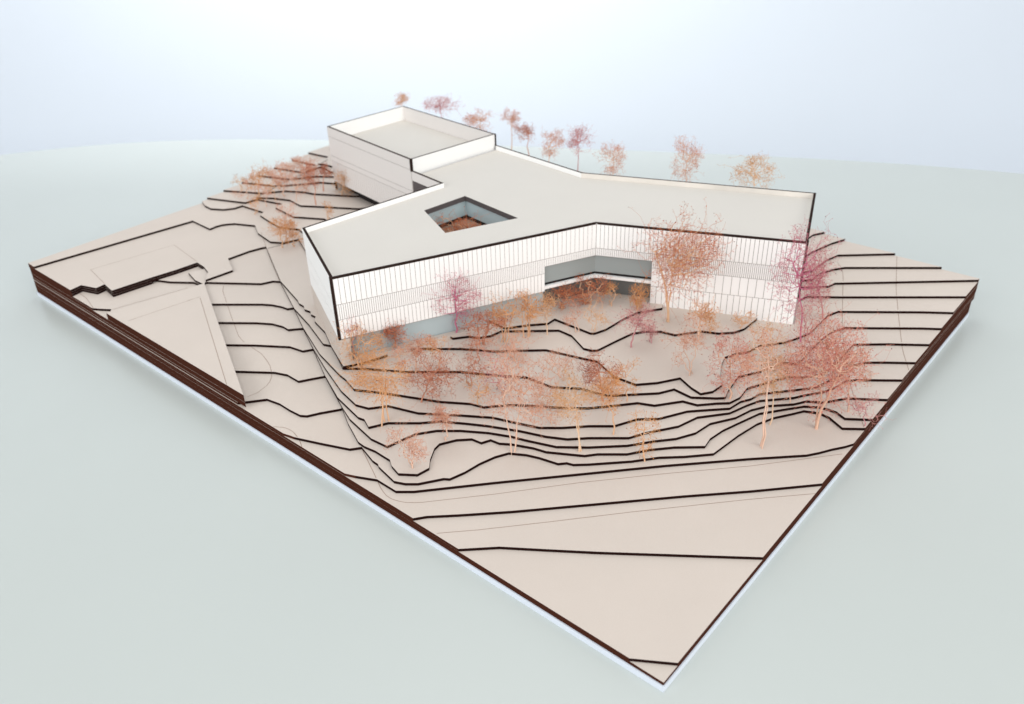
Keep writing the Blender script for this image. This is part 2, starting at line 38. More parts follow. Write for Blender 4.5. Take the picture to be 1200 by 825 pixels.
 [[0.22175, 0.4032, 0.0411], [0.0035, -0.00395, 0.02721], 0.0274, 0.0177, 'r', 'sparse', 'loose tree with dark red specks below the row of orange bushes'],
 [[0.32103, 0.37583, 0.04453], [-0.00064, 0.00072, 0.03414], 0.0117, 0.0184, 'y', 'tall', 'slim tan tree by the left edge of the entrance recess'],
 [[0.17667, 0.21452, 0.02398], [-0.00706, 0.00797, 0.06524], 0.0242, 0.0281, 'y', 'tall', 'pale tan see-through tree on a long thin trunk right of the large salmon tree'],
 [[0.25062, 0.23895, 0.03768], [-0.00393, 0.00444, 0.04071], 0.0243, 0.0217, 'r', 'tree', 'dense red orange tree crossing the contour line in the middle of the slope'],
 [[0.21327, 0.19999, 0.03083], [-0.00434, 0.0049, 0.05892], 0.0176, 0.0235, 'o', 'tall', 'orange tree on two thin stems to the right of the pale tan one'],
 [[0.25227, 0.29687, 0.0411], [-0.004, 0.00452, 0.02455], 0.0293, 0.0181, 's', 'sparse', 'faint low pink tree behind the pale tan see-through tree'],
 [[0.35918, 0.27545, 0.04453], [0.00553, -0.00624, 0.04005], 0.0205, 0.0214, 'p', 'tree', 'tree with a dark pink stem on the contour line before the entrance'],
 [[0.43554, 0.31603, 0.04795], [-0.00018, 0.0002, 0.02623], 0.0132, 0.0205, 'o', 'bush', 'upright orange bush at the right side of the entrance recess'],
 [[0.43801, 0.27108, 0.04795], [0.00201, -0.00227, 0.09137], 0.0449, 0.0545, 'b', 'thick', 'biggest rust red tree, on a thick pale trunk beside the entrance'],
 [[0.3471, 0.1864, 0.04453], [-0.00425, 0.00479, 0.04232], 0.026, 0.0268, 's', 'fan', 'bare forked tree on the flat ground below the biggest rust red tree'],
 [[0.43067, 0.22214, 0.04453], [0.001, -0.00112, 0.03004], 0.0188, 0.017, 'o', 'tree', 'small orange tree between the white facade and the bare forked tree'],
 [[0.34238, 0.13202, 0.03768], [-0.00133, 0.0015, 0.04478], 0.0214, 0.0399, 'k', 'tree', 'crimson pink dense tree at the left of the right hand group'],
 [[0.31129, 0.0758, 0.01713], [-0.0068, 0.00768, 0.10872], 0.0291, 0.0307, 's', 'post', 'tall sparse tan tree on a thick leaning trunk in the right hand group'],
 [[0.35209, 0.08487, 0.01713], [-0.00446, 0.00503, 0.06483], 0.0164, 0.0211, 'y', 'tall', 'thin tan tree just behind the thick leaning trunk'],
 [[0.37733, 0.04306, 0.01713], [-0.00304, 0.00343, 0.07919], 0.0376, 0.0456, 'k', 'thick', 'widest red tree of the right hand group, standing on short forked stems'],
 [[0.50532, 0.12309, 0.0411], [-0.00947, 0.01069, 0.0954], 0.0281, 0.0606, 'm', 'tree', 'tall magenta tree against the right end corner of the building'],
 [[0.57248, 0.12345, 0.0411], [-0.00869, 0.0098, 0.05397], 0.0193, 0.0496, 'p', 'tree', 'tall pink tree just right of the building end, before the slope contours'],
 [[0.40912, 0.00337, 0.02055], [-0.00375, 0.00423, 0.025], 0.0202, 0.0149, 'p', 'sparse', 'sparse dark stemmed tree leaning over the right edge of the base'],
 [[0.20993, 0.15717, 0.01713], [-0.0005, 0.00057, 0.04487], 0.0182, 0.0242, 'o', 'sparse', 'sparse orange tree on the tight contours at the foot of the slope'],
 [[0.3763, 0.39701, 0.05138], [0.00213, -0.00241, 0.01878], 0.0223, 0.0142, 'b', 'bush', 'red brown bush at the left of the dark entrance recess'],
 [[0.41084, 0.37656, 0.05138], [0.0004, -0.00045, 0.02273], 0.0247, 0.0182, 'b', 'bush', 'darkest brown bush in the corner of the entrance recess'],
 [[0.42545, 0.35379, 0.05138], [0.00172, -0.00194, 0.02136], 0.0145, 0.013, 'o', 'sparse', 'small tan bush in front of the right entrance glazing'],
 [[0.35492, 0.32633, 0.04795], [-0.00117, 0.00132, 0.02674], 0.0158, 0.0184, 'y', 'sparse', 'pale tan thin tree on the forecourt before the entrance corner'],
 [[0.47871, 0.18915, 0.04453], [-0.00212, 0.00239, 0.01842], 0.0159, 0.0123, 'o', 'sparse', 'faint orange low tree near the right end of the white facade'],
 [[0.37844, 1.07537, 0.0548], [0.00358, -0.00405, 0.03912], 0.0209, 0.0174, 'o', 'tree', 'bright orange tree at the far left edge of the base'],
 [[0.37811, 1.12658, 0.05823], [-0.00088, 0.00099, 0.01775], 0.0123, 0.0107, 'y', 'sparse', 'small yellow tan tree nearest the far left edge'],
 [[0.36216, 1.08388, 0.05138], [0.00048, -0.00054, 0.02058], 0.021, 0.0122, 's', 'sparse', 'low pink orange tree beside the bright orange one'],
 [[0.40526, 1.03829, 0.05823], [0.00071, -0.0008, 0.03444], 0.0209, 0.0191, 's', 'tree', 'pink tree where the far left path starts'],
 [[0.47496, 1.07207, 0.06508], [0.00168, -0.00189, 0.02744], 0.0281, 0.0145, 's', 'bush', 'wide pink tree at the far edge beside the tower'],
 [[0.41366, 0.95797, 0.0548], [0.00177, -0.00199, 0.0592], 0.0173, 0.0201, 'r', 'tall', 'red orange tree on a long orange trunk before the tower'],
 [[0.40238, 1.00067, 0.0548], [0.00105, -0.00119, 0.02948], 0.0206, 0.0171, 's', 'sparse', 'loose pink tree in the middle of the far left slope'],
 [[0.46688, 0.95574, 0.05823], [0.00616, -0.00695, 0.02632], 0.0179, 0.0225, 'y', 'tree', 'yellow brown tree touching the wall of the tower'],
 [[0.38473, 0.89142, 0.0548], [0.00159, -0.00179, 0.01793], 0.0084, 0.0147, 'o', 'sparse', 'tiny orange tree near the white parapet of the long wing'],
 [[0.28261, 0.87815, 0.04453], [0.00267, -0.00302, 0.03298], 0.0186, 0.0154, 'o', 'tree', 'orange tree left of the rear corner of the long wing'],
 [[0.29633, 0.86572, 0.04453], [0.00045, -0.00051, 0.02171], 0.0133, 0.0155, 'o', 'tree', 'small orange tree touching the rear corner of the long wing'],
 [[0.33313, 0.93649, 0.05138], [0.0016, -0.0018, 0.02382], 0.0195, 0.0162, 's', 'sparse', 'faint pink tree on the slope above the orange corner trees'],
 [[0.36544, 1.03734, 0.05138], [0.00238, -0.00269, 0.02946], 0.0177, 0.0137, 's', 'sparse', 'pale pink tree just below the start of the far left path'],
 [[0.38738, 1.04308, 0.05138], [0.00166, -0.00187, 0.03286], 0.0149, 0.0138, 'o', 'sparse', 'light orange tree between the pink trees of the far left slope'],
 [[0.44029, 1.02063, 0.05823], [0.00315, -0.00356, 0.02206], 0.0151, 0.014, 's', 'sparse', 'faint pink tree left of the long orange trunk'],
 [[0.45869, 0.99476, 0.06165], [0.00441, -0.00498, 0.03743], 0.012, 0.0139, 'r', 'tree', 'reddish tree right of the long orange trunk, close to the tower'],
 [[0.34082, 1.03065, 0.04795], [0.00217, -0.00245, 0.01853], 0.0117, 0.0119, 'o', 'sparse', 'low orange tree at the lower end of the far left path'],
 [[0.46359, 1.09551, 0.06508], [0.00201, -0.00227, 0.01948], 0.0157, 0.0109, 's', 'sparse', 'thin pink tree at the board edge left of the tower'],
 [[0.10382, 0.46883, 0.03768], [-0.00253, 0.00285, 0.01892], 0.0216, 0.0194, 'o', 'sparse', 'loose orange tree at the street edge below the bright front corner'],
 [[0.13058, 0.44102, 0.03768], [0.00067, -0.00076, 0.03256], 0.0156, 0.017, 's', 'sparse', 'faint salmon tree between the wide orange and the dark red speckled trees'],
 [[0.19453, 0.34888, 0.03768], [0.00367, -0.00414, 0.02072], 0.0253, 0.0192, 'p', 'sparse', 'faint pink tree behind the large pink salmon tree'],
 [[0.19532, 0.28387, 0.03425], [0.00384, -0.00433, 0.03032], 0.0205, 0.0227, 's', 'sparse', 'see-through salmon tree between the large pink salmon and the pale tan tree'],
 [[0.34461, 0.34658, 0.04795], [-0.00304, 0.00343, 0.02092], 0.0128, 0.0148, 's', 'sparse', 'thin salmon tree on the forecourt left of the pale tan one'],
 [[0.38343, 0.26156, 0.04453], [0.0, -1e-05, 0.01692], 0.0125, 0.0121, 'p', 'sparse', 'faint pink tree below the trunk of the biggest rust red tree'],
 [[0.43966, 0.12745, 0.0411], [-0.00623, 0.00703, 0.03298], 0.0279, 0.0185, 'y', 'sparse', 'faint tan tree just below the right part of the white facade'],
 [[0.39242, 0.08267, 0.02398], [-0.00434, 0.00489, 0.03899], 0.0208, 0.0274, 's', 'sparse', 'pale salmon tree between the thick leaning trunk and the widest red tree'],
 [[0.44978, 0.05628, 0.03083], [-0.00771, 0.0087, 0.05716], 0.0267, 0.0376, 'k', 'tree', 'red tree behind the widest red tree, left of the straight contours'],
 [[0.4195, 0.02701, 0.02398], [-0.0048, 0.00542, 0.05609], 0.0239, 0.0256, 's', 'tree', 'salmon tree at the right border of the widest red tree'],
 [[0.45663, 0.09009, 0.03768], [-0.00393, 0.00443, 0.05079], 0.0235, 0.034, 'p', 'sparse', 'pink see-through tree between the end corner and the widest red tree'],
 [[0.18021, 0.37855, 0.03768], [-0.00248, 0.00279, 0.02346], 0.0235, 0.0227, 'r', 'sparse', 'loose reddish tree between the dark red speckled and the large pink salmon tree'],
 [[0.2672, 0.21814, 0.03768], [-0.00289, 0.00326, 0.03399], 0.0187, 0.0217, 'o', 'sparse', 'orange tree at the right end of the middle tree group'],
 [[0.18272, 0.2606, 0.03083], [-0.00302, 0.00341, 0.02486], 0.0164, 0.017, 's', 'sparse', 'low salmon tree on the tight contours behind the pale tan trunk'],
 [[0.15782, 0.34441, 0.03768], [0.00063, -0.00072, 0.02166], 0.017, 0.0153, 'o', 'sparse', 'low orange tree left of the trunks of the large pink salmon tree'],
 [[0.25211, 0.37768, 0.0411], [0.00167, -0.00188, 0.01912], 0.0226, 0.0143, 's', 'sparse', 'faint salmon tree just below the row of orange bushes'],
 [[0.18165, 0.42857, 0.0411], [0.00183, -0.00206, 0.02595], 0.0181, 0.0163, 'o', 'sparse', 'pale orange tree between the dark red speckled tree and the glass strip'],
 [[0.71014, 1.04809, 0.07535], [-3e-05, 4e-05, 0.08511], 0.0133, 0.0116, 'o', 'tree', 'orange tree top showing over the far corner of the tower'],
 [[0.75362, 0.98633, 0.07535], [-4e-05, 4e-05, 0.08011], 0.0299, 0.0192, 'p', 'tree', 'wide pink tree behind the tower roof'],
 [[0.71077, 0.84291, 0.07535], [-3e-05, 4e-05, 0.0851], 0.0247, 0.0197, 's', 'tree', 'pink tree behind the right corner of the tower'],
 [[0.75018, 0.79945, 0.07193], [-4e-05, 4e-05, 0.0851], 0.0139, 0.018, 's', 'tree', 'narrow salmon tree just right of the tower'],
 [[0.72385, 0.74334, 0.07193], [-4e-05, 4e-05, 0.0801], 0.0195, 0.0157, 'r', 'tree', 'reddish tree above the dark contour ends behind the roof'],
 [[0.6856, 0.66308, 0.0685], [-3e-05, 4e-05, 0.0781], 0.02, 0.0216, 's', 'tree', 'loose salmon tree left of the bend in the rear parapet'],
 [[0.70568, 0.61597, 0.0685], [-4e-05, 4e-05, 0.09009], 0.0197, 0.0213, 'p', 'tree', 'round pink tree on a visible stem at the bend in the rear parapet'],
 [[0.68143, 0.53212, 0.06508], [-4e-05, 4e-05, 0.08509], 0.0216, 0.0219, 's', 'tree', 'bushy salmon tree right of the bend in the rear parapet'],
 [[0.72201, 0.42299, 0.06508], [-4e-05, 4e-05, 0.09509], 0.0209, 0.0334, 's', 'tree', 'tall narrow tree alone behind the middle of the right wing'],
 [[0.73271, 0.31163, 0.06508], [-4e-05, 4e-05, 0.09009], 0.0301, 0.0233, 'y', 'tree', 'yellow orange tree behind the far end of the right wing']], 'bld': {'A': [0.18997, 0.67761], 'B': [0.11523, 0.5266], 'C': [0.43407, 0.38412], 'D': [0.5358, 0.14522], 'E': [0.70437, 0.2081], 'F': [0.5842, 0.51796]}, 'tow': {'TL': [0.47808, 0.98505], 'TB': [0.65075, 0.97868], 'TR': [0.61319, 0.71709], 'TN': [0.43544, 0.73104]}, 'S': [0.42536, 0.65541], 'court': [[0.34312, 0.60928], [0.41889, 0.60343], [0.39938, 0.48754], [0.30328, 0.52878]]}
SC = bpy.context.scene
COL = SC.collection
T = DATA['t']; ZR = DATA['zr']; ZT = 0.1745

# ---------------------------------------------------------------- camera
cam = bpy.data.cameras.new('camera'); camo = bpy.data.objects.new('camera', cam); COL.objects.link(camo)
r, u, f = (Vector(v) for v in DATA['rot'])
m = Matrix((r, u, -f)).transposed().to_4x4(); m.translation = Vector(DATA['cam']); camo.matrix_world = m
cam.sensor_width = 36; cam.lens = DATA['lens']; cam.clip_start = 0.02; cam.clip_end = 60
cam.dof.use_dof = True; cam.dof.focus_distance = 0.86; cam.dof.aperture_fstop = 7.0
SC.camera = camo
# ---------------------------------------------------------------- light
w = bpy.data.worlds.new('World'); SC.world = w; w.use_nodes = True
bg = w.node_tree.nodes['Background']; bg.inputs[0].default_value = (0.90, 0.95, 1.0, 1); bg.inputs[1].default_value = 0.5
def area(name, loc, target, sx, sy, power, col):
    l = bpy.data.lights.new(name, 'AREA'); l.shape = 'RECTANGLE'; l.size = sx; l.size_y = sy; l.energy = power; l.color = col
    o = bpy.data.objects.new(name, l); COL.objects.link(o); o.location = loc
    o.rotation_euler = (Vector(target) - Vector(loc)).to_track_quat('-Z', 'Y').to_euler()
    return o
area('window_light', (-1.0, -5.2, 2.7), (0.45, 0.55, 0.05), 5.0, 3.0, 230, (1.0, 0.985, 0.955))
area('side_fill_light', (-5.2, 0.3, 2.6), (0.4, 0.6, 0.05), 4.0, 3.0, 165, (0.97, 0.985, 1.0))  # added fill from the left, lifts the faces turned from the key
area('wall_fill_light', (0.93, 1.36, 1.0), (1.85, 2.18, 0.55), 1.6, 0.4, 16, (0.97, 0.985, 1.0))  # added lamp out of frame, brightens only the back wall
area('overhead_fill_light', (0.6, 0.6, 4.2), (0.6, 0.6, 0.0), 4.5, 4.5, 62, (1.0, 0.99, 0.975))  # added overhead fill, lightens the ground among the trees
SC.view_settings.view_transform = 'Standard'; SC.view_settings.look = 'None'
SC.view_settings.exposure = 0.08; SC.view_settings.gamma = 1.0; SC.view_settings.use_curve_mapping = False

# ---------------------------------------------------------------- materials
def mat(name, col, rough=0.7, noise=0.0, scale=60.0, spec=0.3, bump=0.0, stretch=None, big=0.0):
    m = bpy.data.materials.new(name); m.use_nodes = True; nt = m.node_tree; b = nt.nodes['Principled BSDF']
    b.inputs['Base Color'].default_value = (*col, 1); b.inputs['Roughness'].default_value = rough
    b.inputs['Specular IOR Level'].default_value = spec
    if noise or bump:
        tc = nt.nodes.new('ShaderNodeTexCoord'); mp = nt.nodes.new('ShaderNodeMapping')
        if stretch: mp.inputs['Scale'].default_value = stretch
        nz = nt.nodes.new('ShaderNodeTexNoise'); nz.inputs['Scale'].default_value = scale; nz.inputs['Detail'].default_value = 6
        nt.links.new(tc.outputs['Object'], mp.inputs[0]); nt.links.new(mp.outputs[0], nz.inputs['Vector'])
        if noise:
            mx = nt.nodes.new('ShaderNodeMix'); mx.data_type = 'RGBA'
            mx.inputs[6].default_value = (*[c * (1 - noise) for c in col], 1); mx.inputs[7].default_value = (*[min(1, c * (1 + noise)) for c in col], 1)
            nt.links.new(nz.outputs['Fac'], mx.inputs[0]); nt.links.new(mx.outputs[2], b.inputs['Base Color'])
            if big:
                n2 = nt.nodes.new('ShaderNodeTexNoise'); n2.inputs['Scale'].default_value = big; n2.inputs['Detail'].default_value = 3
                nt.links.new(mp.outputs[0], n2.inputs['Vector'])
                m2 = nt.nodes.new('ShaderNodeMix'); m2.data_type = 'FLOAT'; m2.inputs[0].default_value = 0.5
                nt.links.new(nz.outputs['Fac'], m2.inputs[2]); nt.links.new(n2.outputs['Fac'], m2.inputs[3]); nt.links.new(m2.outputs[0], mx.inputs[0])
        if bump:
            bp = nt.nodes.new('ShaderNodeBump'); bp.inputs['Strength'].default_value = bump; bp.inputs['Distance'].default_value = 0.0005
            nt.links.new(nz.outputs['Fac'], bp.inputs['Height']); nt.links.new(bp.outputs[0], b.inputs['Normal'])
    return m
M_TOP = mat('grey_card', (0.605, 0.53, 0.468), 0.75, 0.09, 900, 0.25, 0.2, None, 12)
M_EDGE = mat('laser_burnt_card_edge', (0.058, 0.0175, 0.0095), 0.9, 0.5, 300, 0.04, 0.0, (1, 1, 6))
M_CONT = mat('burnt_contour_edge', (0.016, 0.0055, 0.0045), 0.95, 0.5, 400, 0.03)
M_RIM = mat('burnt_rim', (0.026, 0.014, 0.011), 0.85, 0.4, 200, 0.08)
M_ROOF = mat('roof_card', (0.625, 0.59, 0.54), 0.75, 0.07, 900, 0.25, 0.15, None, 9)
M_WHITE = mat('white_card', (0.89, 0.88, 0.86), 0.6, 0.02, 30)
M_GROOVE = mat('engraved_card', (0.32, 0.29, 0.27), 0.8)
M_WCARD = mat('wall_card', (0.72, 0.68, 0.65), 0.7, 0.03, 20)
M_SCORCH = mat('scorched_card', (0.66, 0.615, 0.56), 0.7, 0.32, 16)
M_PLINTH = mat('white_foam_board', (0.70, 0.745, 0.82), 0.5)
M_GLASS = mat('grey_acrylic', (0.30, 0.335, 0.33), 0.12, 0.04, 8, 0.6)
M_GLASSD = mat('shaded_acrylic', (0.14, 0.145, 0.14), 0.15, 0.06, 8, 0.5)  # darker copy of the grey acrylic, shade of the entrance recess in its colour
M_GLASSB = mat('blue_grey_acrylic', (0.42, 0.50, 0.52), 0.08, 0.06, 10, 0.7)
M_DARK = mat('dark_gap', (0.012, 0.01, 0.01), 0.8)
M_FRAME = mat('dark_frame', (0.09, 0.075, 0.075), 0.6, 0.2, 60)
M_LINE = mat('engraved_line', (0.30, 0.20, 0.15), 0.8)
M_TABLE = mat('table_laminate', (0.525, 0.56, 0.535), 0.28, 0.03, 3, 0.5)
M_WALL = mat('painted_wall', (0.64, 0.677, 0.715), 0.8, 0.02, 2)
M_FLOOR = mat('pale_floor', (0.55, 0.6, 0.68), 0.6, 0.05, 3)
M_SOIL = mat('courtyard_floor', (0.34, 0.30, 0.24), 0.8, 0.1, 40)

# ---------------------------------------------------------------- helpers
def obj(name, verts, faces, mats, parent=None, midx=None, smooth=False, local=False):
    me = bpy.data.meshes.new(name); me.from_pydata([tuple(v) for v in verts], [], faces); me.update()
    for mm in (mats if isinstance(mats, (list, tuple)) else [mats]): me.materials.append(mm)
    if midx is not None: me.polygons.foreach_set('material_index', midx)
    if smooth: me.polygons.foreach_set('use_smooth', [True] * len(me.polygons))
    o = bpy.data.objects.new(name, me); COL.objects.link(o)
    if parent:
        o.parent = parent
        if not local: o.matrix_parent_inverse = parent.matrix_world.inverted()
    return o
def tag(o, label, cat=None, group=None, kind=None):
    if label: o['label'] = label
    if cat: o['category'] = cat
    if group: o['group'] = group
    if kind: o['kind'] = kind
    return o
def empty(name, loc, label, cat, group=None):
    o = bpy.data.objects.new(name, None); COL.objects.link(o); o.location = loc; o.empty_display_size = 0.02
    o.matrix_world = Matrix.Translation(loc)
    return tag(o, label, cat, group)
def prism_data(poly, z0, z1, holes=(), bottom=False):
    loops = [list(poly)] + [list(h) for h in holes]
    tri = tessellate_polygon([[Vector((x, y, 0)) for x, y in L] for L in loops])
    flat = [p for L in loops for p in L]; n = len(flat)
    V = [(x, y, z1) for x, y in flat] + [(x, y, z0) for x, y in flat]; F = []; MI = []
    for a, b, c in tri:
        A, B, C_ = flat[a], flat[b], flat[c]
        s = (B[0] - A[0]) * (C_[1] - A[1]) - (B[1] - A[1]) * (C_[0] - A[0])
        if abs(s) < 1e-14: continue
        F.append((a, b, c) if s > 0 else (a, c, b)); MI.append(0)
        if bottom: F.append((n + a, n + c, n + b) if s > 0 else (n + a, n + b, n + c)); MI.append(0)
    k = 0
    for L in loops:
        area2 = sum(L[i - 1][0] * L[i][1] - L[i][0] * L[i - 1][1] for i in range(len(L)))
        for i in range(len(L)):
            a, b = k + i, k + (i + 1) % len(L)
            q = (a, n + a, n + b, b) if (area2 > 0) == (L is loops[0]) else (a, b, n + b, n + a)
            F.append(q); MI.append(1)
        k += len(L)
    return V, F, MI
def inset(poly, d):
    out = []; n = len(poly)
    for i in range(n):
        p0, p1, p2 = (Vector(poly[i - 1]), Vector(poly[i]), Vector(poly[(i + 1) % n]))
        a = (p1 - p0).normalized(); b = (p2 - p1).normalized()
        na = Vector((-a.y, a.x)); nb = Vector((-b.y, b.x)); k = (na + nb)
        out.append(tuple(p1 + k * (d / max(0.2, (1 + na.dot(nb))))))
    return out
BOX = bpy.data.meshes.new('facade_panel')
def cube_faces(): return [(0, 3, 2, 1), (4, 5, 6, 7), (0, 1, 5, 4), (1, 2, 6, 5), (2, 3, 7, 6), (3, 0, 4, 7)]
BOX.from_pydata([(0, 0, 0), (1, 0, 0), (1, 1, 0), (0, 1, 0), (0, 0, 1), (1, 0, 1), (1, 1, 1), (0, 1, 1)], [], cube_faces()); BOX.update()
BOX.materials.append(M_WHITE)
BOX_BEIGE = BOX.copy(); BOX_BEIGE.materials.clear(); BOX_BEIGE.materials.append(M_TOP)
BOX_CARD = BOX.copy(); BOX_CARD.materials.clear(); BOX_CARD.materials.append(M_WCARD)

# ---------------------------------------------------------------- setting: table, wall, floor
yaw = math.atan2(f.y, f.x); dirv = Vector((math.cos(yaw), math.sin(yaw))); side = Vector((math.sin(yaw), -math.cos(yaw)))
def plan(d, s): p = Vector(DATA['cam'][:2]) + dirv * d + side * s; return (p.x, p.y)
FAREND = [(1.35, 1.44), (1.5, 1.2), (1.55, 0.8), (1.5, 0.3), (1.3, -0.2), (0.9, -0.55), (0.3, -0.75), (-0.4, -0.75), (-1.0, -0.5), (-1.45, 0.0), (-1.66, 0.6), (-1.68, 1.2), (-1.53, 1.65)]
FARM = [(-1.2794, 1.9035), (-1.0794, 1.9919), (-0.8794, 2.0292), (-0.6794, 2.0305), (-0.4794, 2.0084), (-0.2794, 1.9725), (-0.0794, 1.9299), (0.1206, 1.8847), (0.3206, 1.8384), (0.5207, 1.79), (0.7207, 1.7353), (0.9207, 1.6677), (1.1207, 1.5777)]
far = FARM + FAREND
def smooth_loop(pts, n=6):
    out = []; N = len(pts)
    for i in range(N):
        p0, p1, p2, p3 = (np.array(pts[(i + k - 1) % N]) for k in range(4))
        for j in range(n):
            t = j / n
            out.append(tuple(0.5 * (2 * p1 + (p2 - p0) * t + (2 * p0 - 5 * p1 + 4 * p2 - p3) * t * t + (3 * p1 - p0 - 3 * p2 + p3) * t ** 3)))
    return out
loop = [plan(d, s) for s, d in smooth_loop(far)][::-1]
ZB = -0.0064
table = empty('table', (0.35, 0.4, -0.76), 'large pale grey green table with a curved far edge under the model', 'table')
def ring_mesh(name, loop, prof, mt, parent):
    n = len(loop); V = []; F = []
    for off, z in prof: V += [(x, y, z) for x, y in inset(loop, off)]
    for k in range(len(prof) - 1):
        for i in range(n):
            j = (i + 1) % n; F.append((k * n + i, (k + 1) * n + i, (k + 1) * n + j, k * n + j))
    F.append(tuple(range(n))); F.append(tuple(reversed(range((len(prof) - 1) * n, len(prof) * n))))
    return obj(name, V, F, mt, parent)
area2 = sum(loop[i - 1][0] * loop[i][1] - loop[i][0] * loop[i - 1][1] for i in range(len(loop)))
if area2 < 0: loop = loop[::-1]
ring_mesh('table_top', loop, [(0.006, ZB), (0.0015, ZB - 0.002), (0, ZB - 0.006), (0, ZB - 0.022), (0.004, ZB - 0.027)], M_TABLE, table)
for sx, sy in ((-1.2, 0.1), (1.25, 0.1), (-1.0, 1.4), (1.0, 1.4)):
    x, y = plan(sy, sx)
    V, F, MI = prism_data([(x + 0.03 * math.cos(a * math.pi / 8), y + 0.03 * math.sin(a * math.pi / 8)) for a in range(16)], -0.76, ZB - 0.027)
    obj('table_leg', V, F, M_TABLE, table)
fx = [plan(-7.0, -8.0), plan(-7.0, 8.0), plan(3.0, 8.0), plan(3.0, -8.0)]
tag(obj('floor', [(x, y, -0.76) for x, y in fx], [(0, 1, 2, 3)], M_FLOOR), 'pale floor below the table', kind='structure')
a, b = plan(2.95, -8.0), plan(2.95, 8.0); a2, b2 = plan(3.0, -8.0), plan(3.0, 8.0)
V, F, MI = prism_data([a, b, b2, a2], -0.758, 1.9)
tag(obj('wall', V, F, M_WALL), 'bright white wall behind the table', kind='structure')

# ---------------------------------------------------------------- the terrain model
base = empty('terrain_model', (0.4, 0.57, ZB), 'square stepped terrain base of stacked grey card with dark burnt edges on a white board', 'scale model')
S1 = DATA['sheets'][1]
V, F, MI = prism_data(inset(S1, -0.0012), ZB, -0.0001, bottom=True)
obj('base_board', V, F, M_PLINTH, base)
for k, poly in DATA['sheets'].items():
    V, F, MI = prism_data(poly, (k - 1) * T, k * T)
    n = len(poly); j = len(MI) - n
    for i in range(n):                                   # contour edges take the near-black material, outer edges the brown one
        (xa, ya), (xb, yb) = poly[i], poly[(i + 1) % n]; e = 0.004
        outer_edge = (xa < e and xb < e) or (ya < e and yb < e) or (xa > 0.792 and xb > 0.792) or (ya > 1.125 and yb > 1.125)
        if not outer_edge: MI[j + i] = 2
    obj('contour_sheet', V, F, [M_TOP, M_EDGE, M_CONT], base, MI)
def ribbon(pts, wd, z):
    V = []; F = []; n = len(pts)
    for i, p in enumerate(pts):
        a = Vector(pts[max(0, i - 1)]); b = Vector(pts[min(n - 1, i + 1)]); d = (b - a).normalized() * wd * 0.5
        V += [(p[0] - d.y, p[1] + d.x, z), (p[0] + d.y, p[1] - d.x, z)]
    for i in range(n - 1): F.append((2 * i, 2 * i + 1, 2 * i + 3, 2 * i + 2))
    return V, F
for li, line in enumerate(DATA['eng']):
    V = []; F = []
    for k, pts in line:
        v, f_ = ribbon(pts, 0.0016 if li >= len(DATA['eng']) - 2 else 0.0006, k * T + 0.00012); o = len(V); V += v; F += [tuple(i + o for i in q) for q in f_]
    if F: obj('engraved_line', V, F, M_RIM if li >= len(DATA['eng']) - 2 else M_LINE, base)

# ---------------------------------------------------------------- the building
Bd = {n: tuple(p) for n, p in DATA['bld'].items()}; Tw = {n: tuple(p) for n, p in DATA['tow'].items()}; Sx = tuple(DATA['S'])
# put the step corner on the straight line of the tower's long wall
tl, tn = Vector(Tw['TL']), Vector(Tw['TN'])
Sv = Vector(Sx); dd = (tn - tl).normalized(); Sx = tuple(tl + dd * (Sv - tl).dot(dd))
bld = empty('model_building', (0.42, 0.5, 0.0), 'white cardboard model building with an angled wing, a higher box and engraved facade panels', 'model building')
outer = [Bd['A'], Bd['B'], Bd['C'], Bd['D'], Bd['E'], Bd['F'], Tw['TR'], Tw['TN'], Sx]
TH = 0.0034; inn = inset(outer, TH); nm = dict(zip('ABCDEFGNS', outer)); ni = dict(zip('ABCDEFGNS', inn))
Z0 = 0.036
def lerp(p, q, s): return (p[0] + (q[0] - p[0]) * s, p[1] + (q[1] - p[1]) * s)
def board(name, p, q, pi, qi, z0, z1, parent=None, face=M_WHITE, s0=0.0, s1=1.0, rim=M_RIM, inner=M_WHITE):
    o0 = lerp(p, q, s0); o1 = lerp(p, q, s1); d = (Vector(q) - Vector(p)).normalized(); nrm = Vector((-d.y, d.x)) * TH
    i0 = pi if s0 == 0 else (o0[0] + nrm.x, o0[1] + nrm.y); i1 = qi if s1 == 1 else (o1[0] + nrm.x, o1[1] + nrm.y)
    P = [o0, o1, i1, i0]; V = [(*v, z0) for v in P] + [(*v, z1) for v in P]
    return obj(name, V, cube_faces(), [face, rim, inner], parent or bld, [1, 1, 0, 1, 2, 1])
LEN = lambda p, q: (Vector(q) - Vector(p)).length
PROUD = 0.0006; GAP = 0.00062; HG = 0.0008
